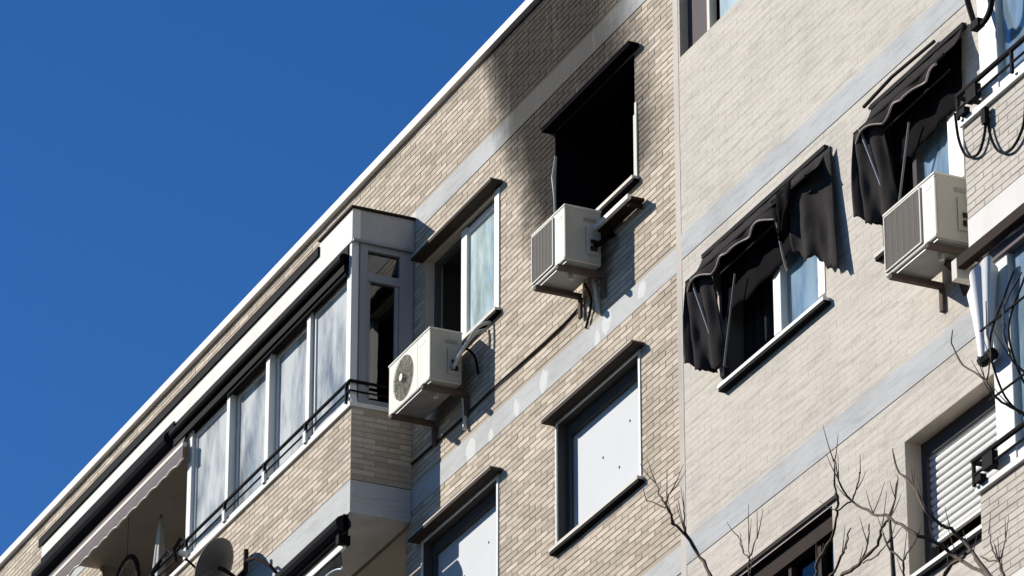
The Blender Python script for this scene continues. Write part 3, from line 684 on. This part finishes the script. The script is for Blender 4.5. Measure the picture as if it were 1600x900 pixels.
def cloth(name, mat, parent, A, Bp, Cp, Dp, ns=26, nt=20, amp=.05, ragged=.12, seed=0, freq=5., bulge=(0,0,0)):
    """hanging canvas: A-B the held edge, D-C the loose edge (below A and B)"""
    A,Bp,Cp,Dp = map(Vector, (A,Bp,Cp,Dp)); N = (Bp-A).cross(Dp-A).normalized(); bl = Vector(bulge)
    def fn(s, t):
        p = A.lerp(Bp, s).lerp(Dp.lerp(Cp, s), t)
        f = math.sin(s*freq*6.28 + seed + 1.5*noise.noise(Vector((s*3, t*2, seed))))
        p = p + N*(f*amp*(.25+t) + .6*amp*noise.noise(Vector((s*4, t*4, seed+5))))
        p = p + bl*math.sin(math.pi*min(1, t*1.0))
        rg = ragged*(noise.noise(Vector((s*5, seed, 2)))+.5*noise.noise(Vector((s*14, seed, 7))))
        p.z += rg*t*t
        return tuple(p)
    return MB().grid(fn, ns, nt).build(name, mat, parent, smooth=True, thick=.004)
def torn_awning(label, ua, ub, ztop, big):
    t = thing('awning', label, 'awning', W3((ua+ub)/2, 0, 19.0), 'torn dark folding awnings over the windows')
    nf, zf = .215, ztop-.27
    box('wall_bar', M['black_iron'], t, ua, ub, PN+.01, PN+.05, ztop-.02, ztop+.02)
    MB().tube([W3(ua,nf,zf),W3(ub-.05,nf,zf)], .015, 6).build('front_bar', M['black_iron'], t)
    # canvas between wall bar and front bar, sagging
    def fn(s, q):
        u = ua+s*(ub-ua); n_ = PN+.03+(nf-PN-.03)*q; z = ztop+(zf-ztop)*q - .05*math.sin(math.pi*q)*(1+.6*noise.noise(Vector((u*3,q*2,1))))
        return W3(u, n_+.012*noise.noise(Vector((u*6,q*3,4))), z)
    MB().grid(fn, 50, 8).build('canvas', M['awn_torn'], t, smooth=True, thick=.004)
    scallop('valance', M['awn_torn'], M['piping'], t, ua+.03, ub-(.62 if big else .12), nf+.005, zf, zf-.10, .38, .045, .02, .009, .03)
    # inner canvas hanging over the head of the opening and down its left side
    cloth('hanging_canvas', M['burnt'], t, W3(ua+.3,.045,ztop-.08), W3(ub-.06,.045,ztop-.08), W3(ub-.08,.05,19.60), W3(ua+.34,.05,19.50), 40, 12, .006, .08, 23., 3.)  # its burnt black also holds the shade below the awning
    MB().tube([W3(ua+.2,.15,ztop-.40), W3(ub-.1,.14,ztop-.36)], .010, 6).build('inner_bar', M['awn_torn'], t)
    # left side: one soft sheet that bellies out in front of the arm
    cloth('side_canvas', M['awn_torn'], t, W3(ua+.02,PN+.03,ztop-.08), W3(ua-.02,nf,zf), W3(ua-.02,nf+.02,19.22), W3(ua+.22,.05,19.06), 14, 20, .012, .05, 2., 1.2, bulge=(-.04,0,0))
    cloth('side_canvas', M['awn_torn'], t, W3(ua,nf,zf), W3(ua+.34,nf-.05,zf-.02), W3(ua+.42,.06,19.03), W3(ua+.06,.16,19.14), 18, 22, .022, .05, 4., 1.6)
    piv = W3(ua+.36, PN+.05, 19.02)
    MB().tube([W3(ua+.10, nf+.01, zf), piv], .012, 6).build('folding_arm', M['grey_metal'], t)
    MB().tube([W3(ua+.72, .13, zf-.22), piv], .009, 6).build('folding_arm', M['grey_metal'], t)
    MB().box(piv[0]-.03, piv[0]+.03, PN+.007, PN+.06, 18.97, 19.05).build('pivot', M['black_iron'], t)
    if big:
        cloth('torn_flap', M['awn_torn'], t, W3(ub-.44,.205,zf+.05), W3(ub+.08,.05,ztop-.03), W3(ub+.24,.08,19.02), W3(ub-.34,.21,19.42), 30, 24, .022, .07, 7., 1.7)
        cloth('torn_flap', M['burnt'], t, W3(ub-.66,nf,zf+.05), W3(ub-.28,nf+.02,zf+.07), W3(ub-.36,.24,zf-.34), W3(ub-.50,.22,zf-.38), 18, 12, .03, .08, 12., 2.2)
        MB().tube(curve([W3(ub-.54,.23,zf-.20),W3(ub-.55,.20,zf-.36),W3(ub-.57,.16,zf-.50),W3(ub-.57,.13,zf-.60)]), .009, 6).build('cord', M['piping'], t)
    else:
        MB().tube([W3(6.80,.05,20.29),W3(7.3,.07,20.31),W3(7.95,.05,20.31)], .016, 6).build('bent_rod', M['black_iron'], t)
    return t
torn_awning('larger sooty torn awning hanging over the white framed sliding window', 3.96, 6.16, 20.235, True)
torn_awning('smaller sooty torn awning over the blue-glassed window behind the air conditioner', 6.93, 8.42, 20.22, False)
# small awning cassette under the upper right balcony
t = thing('awning', 'folded awning cassette under the slab of the upper right balcony', 'awning', W3(10,1,17.2))
MB().box(9.74, 12.9, AN+.01, AN+.08, 17.36, 17.45).build('cassette', M['dark_steel'], t, bevel=.005)
MB().box(9.66, 9.739, AN-.35, AN+.08, 17.29, 17.45).build('end_plate', M['cream'], t, bevel=.005)
MB().box(9.80, 12.9, AN-.34, AN+.0, 17.27, 17.35).build('canvas_roll', M['valance'], t)
# tied white sun curtain on the lower right balcony
t = thing('sun_curtain', 'gathered white cloth tied to the corner of the lower right balcony', 'curtain', W3(10.0,AN,16.5))
def sc(s, q):
    a = s*6.283; r = (.045+.055*(q**1.5))*(1+.18*math.sin(a*5))
    return W3(10.05+r*1.5*math.cos(a), AN+.06+r*.8*math.sin(a), 16.53+.62*q+.10*q*math.cos(a-.3))
MB().grid(sc, 40, 14).build('cloth', M['curtain_white'], t, smooth=True)
MB().tube([W3(9.98,AN+.05,16.53),W3(10.14,AN+.05,16.53)], .045, 8).build('tie', M['black_iron'], t)

# curled cable hanging on the upper right parapet
cb = MB().tube(curve([W3(9.74,AN+.04,18.62),W3(9.76,AN+.03,18.40),W3(9.86,AN+.03,18.22),W3(10.02,AN+.03,18.16),W3(10.12,AN+.03,18.26),W3(10.16,AN+.03,18.42)]), .011, 6)
cb.tube(curve([W3(10.16,AN+.03,18.42),W3(10.22,AN+.03,18.18),W3(10.34,AN+.03,18.02),W3(10.5,AN+.03,17.98),W3(10.66,AN+.03,18.08),W3(10.72,AN+.03,18.3)]), .011, 6)
cb.box(10.14,10.19,AN+.02,AN+.06,18.33,18.46)
tag(cb.build('looped_cable', M['black_iron']), 'black cable hanging in two loops on the upper right balcony parapet', 'cable')
cb = MB().tube(curve([W3(10.03,1.0,19.60),W3(10.08,1.0,19.40),W3(10.14,1.0,19.22),W3(10.20,1.0,19.10),W3(10.32,1.0,19.08),W3(10.42,1.0,19.16),W3(10.46,1.0,19.40),W3(10.47,1.0,19.7)]), .022, 6)
cb.box(10.16,10.27,.97,1.03,19.07,19.13)
tag(cb.build('looped_cable', M['black_iron']), 'dark cable looped in front of the white corner post at the top right', 'cable')
# wrought iron belly grille on the lower right balcony
t = thing('iron_grille', 'curved wrought iron grille in front of the blue glass of the lower right balcony', 'grille', W3(10.6,AN,16.2))
for k in range(4):
    u = 10.42+k*.26
    MB().tube(curve([W3(u,AN+.02,15.95),W3(u,AN+.16,16.1),W3(u,AN+.24,16.45),W3(u,AN+.10,16.85),W3(u,AN+.02,17.05)]), .008, 6).build('bar', M['black_iron'], t, smooth=True)
for z, n_ in ((16.1,.16),(16.62,.21)): MB().tube([W3(10.25,AN+n_,z),W3(11.3,AN+n_,z)], .010, 6).build('cross_bar', M['black_iron'], t)

# ------------------------------------------------------------------ satellite dish, aerial bracket, balcony things
t = thing('satellite_dish', 'dark grey satellite dish fixed to the front of the top balcony parapet', 'satellite dish', W3(-5.4,BN,20.7))
ax = Vector((-.66,-.56,.48)).normalized(); cen = Vector(W3(-4.90, .93, 20.64)); a_ = ax.orthogonal().normalized(); b2 = ax.cross(a_)
def dsh(s, q):
    r = .29*q; return tuple(cen + (a_*math.cos(s*6.2832)+b2*math.sin(s*6.2832))*r + ax*(.5*r*r))
MB().grid(dsh, 40, 8).build('reflector', M['dish'], t, smooth=True, thick=.01)
MB().tube([tuple(cen-ax*.02), tuple(cen-ax*.10), W3(-4.95,.66,20.55)], .022, 8).box(-5.03,-4.87,.641,.67,20.45,20.65).build('mount', M['dark_steel'], t)
MB().tube([tuple(cen-b2*.30), tuple(cen+ax*.42-b2*.05)], .012, 6).build('feed_arm', M['dark_steel'], t)
MB().tube([tuple(cen+ax*.40), tuple(cen+ax*.48)], .03, 10).build('receiver', M['cream'], t)
t = thing('aerial_bracket', 'small black T-shaped bracket jutting from the balcony slab beside the satellite dish', 'bracket', W3(-4.0,BN,20.4))
MB().tube([W3(-3.95,BN+.008,20.22),W3(-4.03,.72,20.36),W3(-4.22,.80,20.50),W3(-4.42,.82,20.54)], .018, 6).build('arm', M['dark_steel'], t)
MB().tube([W3(-4.42,.82,20.42),W3(-4.42,.82,20.66)], .026, 8).build('crossbar', M['dark_steel'], t)
t = thing('parasol', 'closed pale parasol standing in the open balcony', 'parasol', W3(-8.1,.36,20.59))
MB().tube([W3(-8.1,.36,20.6),W3(-8.02,.38,22.52)], .016, 8).build('pole', M['grey_metal'], t)
def par(s, q):
    a = s*6.283; r = (.02+.085*(1-q))*(1+.2*math.sin(a*4)); c = (-8.085+.06*q, .365+.015*q, 21.2+1.28*q)
    return W3(c[0]+r*math.cos(a), c[1]+r*math.sin(a), c[2])
MB().grid(par, 32, 8).build('canopy', M['parasol'], t, smooth=True)
t = thing('wheel', 'dark spoked wheel hanging in the open balcony, left of the parasol', 'wheel', W3(-9.1,.35,22.0))
MB().tube([W3(-9.1+.36*math.cos(k*.2618),.35,22.08+.36*math.sin(k*.2618)) for k in range(25)], .028, 8, False).build('tyre', M['dark_steel'], t, smooth=True)
MB().tube([W3(-9.1+.325*math.cos(k*.2618),.35,22.08+.325*math.sin(k*.2618)) for k in range(25)], .012, 6, False).build('rim', M['grey_metal'], t, smooth=True)
mb = MB()
for k in range(14): mb.tube([W3(-9.1,.35,22.08), W3(-9.1+.32*math.cos(k*.449),.35,22.08+.32*math.sin(k*.449))], .003, 4)
mb.tube([W3(-9.1,.30,22.08),W3(-9.1,.40,22.08)], .03, 8).build('spokes', M['grey_metal'], t)
MB().tube([W3(-9.1,.35,22.46),W3(-9.1,.35,23.07)], .003, 5).build('hook', M['dark_steel'], t)

# ------------------------------------------------------------------ bare street trees
PX = .0027
def tree(label, loc, paths, trunk_to, seed):
    rnd = random.Random(seed)
    t = thing('bare_tree', label, 'tree', loc, 'leafless street trees in front of the facade')
    base = Vector(loc); top = Vector(trunk_to)
    pts = [tuple(base.lerp(top, k/8) + Vector((rnd.uniform(-.12,.12), rnd.uniform(-.12,.12), 0))*(k % 8 > 0)) for k in range(9)]
    MB().tube(curve(pts, 3), [.17*(1-i/25)+.045 for i in range(25)], 10).build('trunk', M['bark'], t, smooth=True)
    for p in paths:
        q = [x[:3] for x in p]; w = [x[3]*PX/2*1.0 for x in p]
        if q[0][2] < q[-1][2]: q, w = q[::-1], w[::-1]     # thick (lower) end first? keep order by width
        if w[0] < w[-1]: q, w = q[::-1], w[::-1]
        c = curve(q, 4); ww = []
        for i in range(len(q)-1): ww += [w[i]+(w[i+1]-w[i])*j/4 for j in range(4)]
        ww.append(w[-1])
        c = [tuple(Vector(a)+Vector((rnd.uniform(-1,1),rnd.uniform(-1,1),rnd.uniform(-1,1)))*.006) for a in c]
        ww = [x*rnd.uniform(.85,1.25) for x in ww]
        MB().tube(c, ww, 6).build('branch', M['bark'], t, smooth=True)
        for _ in range(max(2, len(q)-2)):                 # fine side twigs
            i = rnd.randrange(1, len(q)); b0 = Vector(q[i]); dr = (b0-Vector(q[i-1])).normalized()
            dr = (dr + Vector((rnd.uniform(-.9,.9), rnd.uniform(-.6,.6), rnd.uniform(-.1,.9)))).normalized(); ln = rnd.uniform(.06,.18)
            MB().tube(curve([tuple(b0), tuple(b0+dr*ln*.5+Vector((0,0,.012))), tuple(b0+dr*ln+Vector((0,0,.045)))], 3), [.0036-.0004*x for x in range(7)], 4).build('twig', M['bark'], t)
        if p[0][3] >= 5 or p[-1][3] >= 5:                # limbs that leave the frame run down to the trunk
            e = Vector(q[0]); j = Vector(top) + Vector((0,0,-rnd.uniform(0,1.2)))
            if e.z > top.z - .2:
                far = e.x > 18.5 and e.z > 11.2
                m_ = e.lerp(j, .5) + (Vector((1.6,.2,0)) if far else Vector((rnd.uniform(-.2,.2), rnd.uniform(-.2,.2), -.3)))
                MB().tube(curve([tuple(e), tuple(m_), tuple(j)], 6), [w[0]+(.05-w[0])*i/12 for i in range(13)], 7).build('limb', M['bark'], t, smooth=True)
    return t
RIGHT_PATHS=[[(18.667,-6.071,10.682,9),(18.536,-6.027,10.778,8),(18.049,-5.9,11.079,7),(18.005,-5.994,11.157,7),(17.971,-6.097,11.209,6),(17.621,-6.029,11.436,6),(17.296,-5.941,11.604,5),(17.017,-5.909,11.786,4),(17.066,-6.006,11.87,3),(17.153,-6.069,11.937,2)],[(17.621,-6.029,11.436,5),(17.643,-6.005,11.539,3),(17.585,-5.956,11.693,2)],[(17.621,-6.029,11.436,4),(17.52,-6.018,11.426,5),(17.501,-6.039,11.333,5),(17.233,-6.0,11.342,7),(17.002,-5.959,11.378,8),(16.835,-5.936,11.386,9)],[(17.017,-5.909,11.786,3),(17.079,-5.912,11.825,2.5),(17.15,-5.926,11.883,2)],[(17.017,-5.909,11.786,3),(16.914,-5.933,11.769,4),(16.964,-5.958,11.809,5),(17.023,-6.006,11.848,3),(17.136,-6.067,11.926,2)],[(16.914,-5.933,11.769,4),(16.82,-5.911,11.689,5),(16.665,-5.91,11.607,6),(16.603,-5.901,11.532,6),(16.653,-5.913,11.405,7)],[(17.445,-5.901,11.91,2),(17.548,-5.938,11.749,4),(17.919,-6.057,11.482,5),(18.098,-6.099,11.295,6),(18.106,-6.036,11.215,6),(18.1,-5.962,11.203,6),(18.159,-5.901,11.104,7),(18.352,-5.957,10.926,8),(18.743,-6.088,10.64,10)],[(17.577,-6.04,11.372,3),(17.719,-6.09,11.219,3),(17.839,-6.085,11.106,4),(17.794,-6.055,11.054,4),(17.705,-5.998,10.996,5)],[(17.926,-6.085,11.151,2.5),(17.839,-6.085,11.106,3)],[(16.981,-5.902,11.66,2.5),(16.95,-5.91,11.575,3),(16.908,-5.915,11.523,4),(16.786,-5.915,11.46,5)],[(17.271,-5.951,11.549,2),(17.328,-5.994,11.415,3),(17.233,-6.0,11.342,4)],[(17.66,-6.074,11.272,2),(17.556,-6.065,11.259,3),(17.339,-6.026,11.301,3)],[(15.894,-5.976,12.015,2),(16.072,-6.04,11.847,2.5),(16.193,-6.074,11.759,3),(16.241,-6.097,11.635,4),(16.255,-6.092,11.524,4)],[(16.274,-6.065,11.841,2),(16.193,-6.074,11.759,3)],[(16.14,-6.044,11.864,1.5),(16.193,-6.074,11.759,2)],[(18.087,-5.901,12.292,2),(18.116,-5.911,12.172,3),(18.32,-5.98,11.985,4),(18.725,-6.097,11.706,4),(18.782,-6.081,11.601,4),(18.776,-5.992,11.57,5),(18.808,-5.901,11.506,6)],[(18.725,-6.097,11.706,3),(18.758,-6.082,11.813,3),(18.621,-6.012,12.022,3),(18.473,-5.927,12.276,2)],[(18.406,-5.929,11.07,2),(18.536,-5.989,10.913,3),(18.699,-6.049,10.784,4),(18.793,-6.088,10.67,5),(18.842,-6.097,10.553,6)],[(18.707,-6.017,10.908,2),(18.721,-6.039,10.837,3),(18.699,-6.049,10.784,4)],[(18.369,-5.952,10.957,3),(18.544,-6.007,10.854,3),(18.699,-6.049,10.784,3)],[(18.97,-6.015,12.194,3),(18.818,-6.017,12.106,4),(18.865,-6.067,11.94,4),(18.966,-6.093,11.722,4),(18.94,-5.969,11.657,5)],[(17.874,-5.9,10.967,9),(17.95,-5.903,11.055,7),(18.107,-5.901,11.07,7),(18.22,-5.913,11.045,6)]]
LEFT_PATHS=[[(17.101,-7.059,11.642,2),(17.217,-7.093,11.521,3),(17.296,-7.098,11.43,4),(17.287,-7.056,11.355,5),(17.245,-6.969,11.322,6),(17.259,-6.9,11.216,6),(17.434,-6.942,11.036,7),(17.752,-7.048,10.781,8)],[(17.004,-7.062,11.582,2),(17.293,-7.097,11.421,3)],[(17.338,-7.1,11.488,2),(17.286,-7.1,11.447,3)],[(17.38,-7.045,11.396,2),(17.297,-7.001,11.351,3),(17.245,-6.969,11.322,4)]]
tree('bare tree whose twisting branches cross the roller shutter window', (18.6,-6.1,0), RIGHT_PATHS, (18.2,-6.0,9.6), 3)
tree('slender bare tree reaching up at the joint of the two buildings', (17.6,-7.0,0), LEFT_PATHS, (17.5,-7.0,9.9), 5)
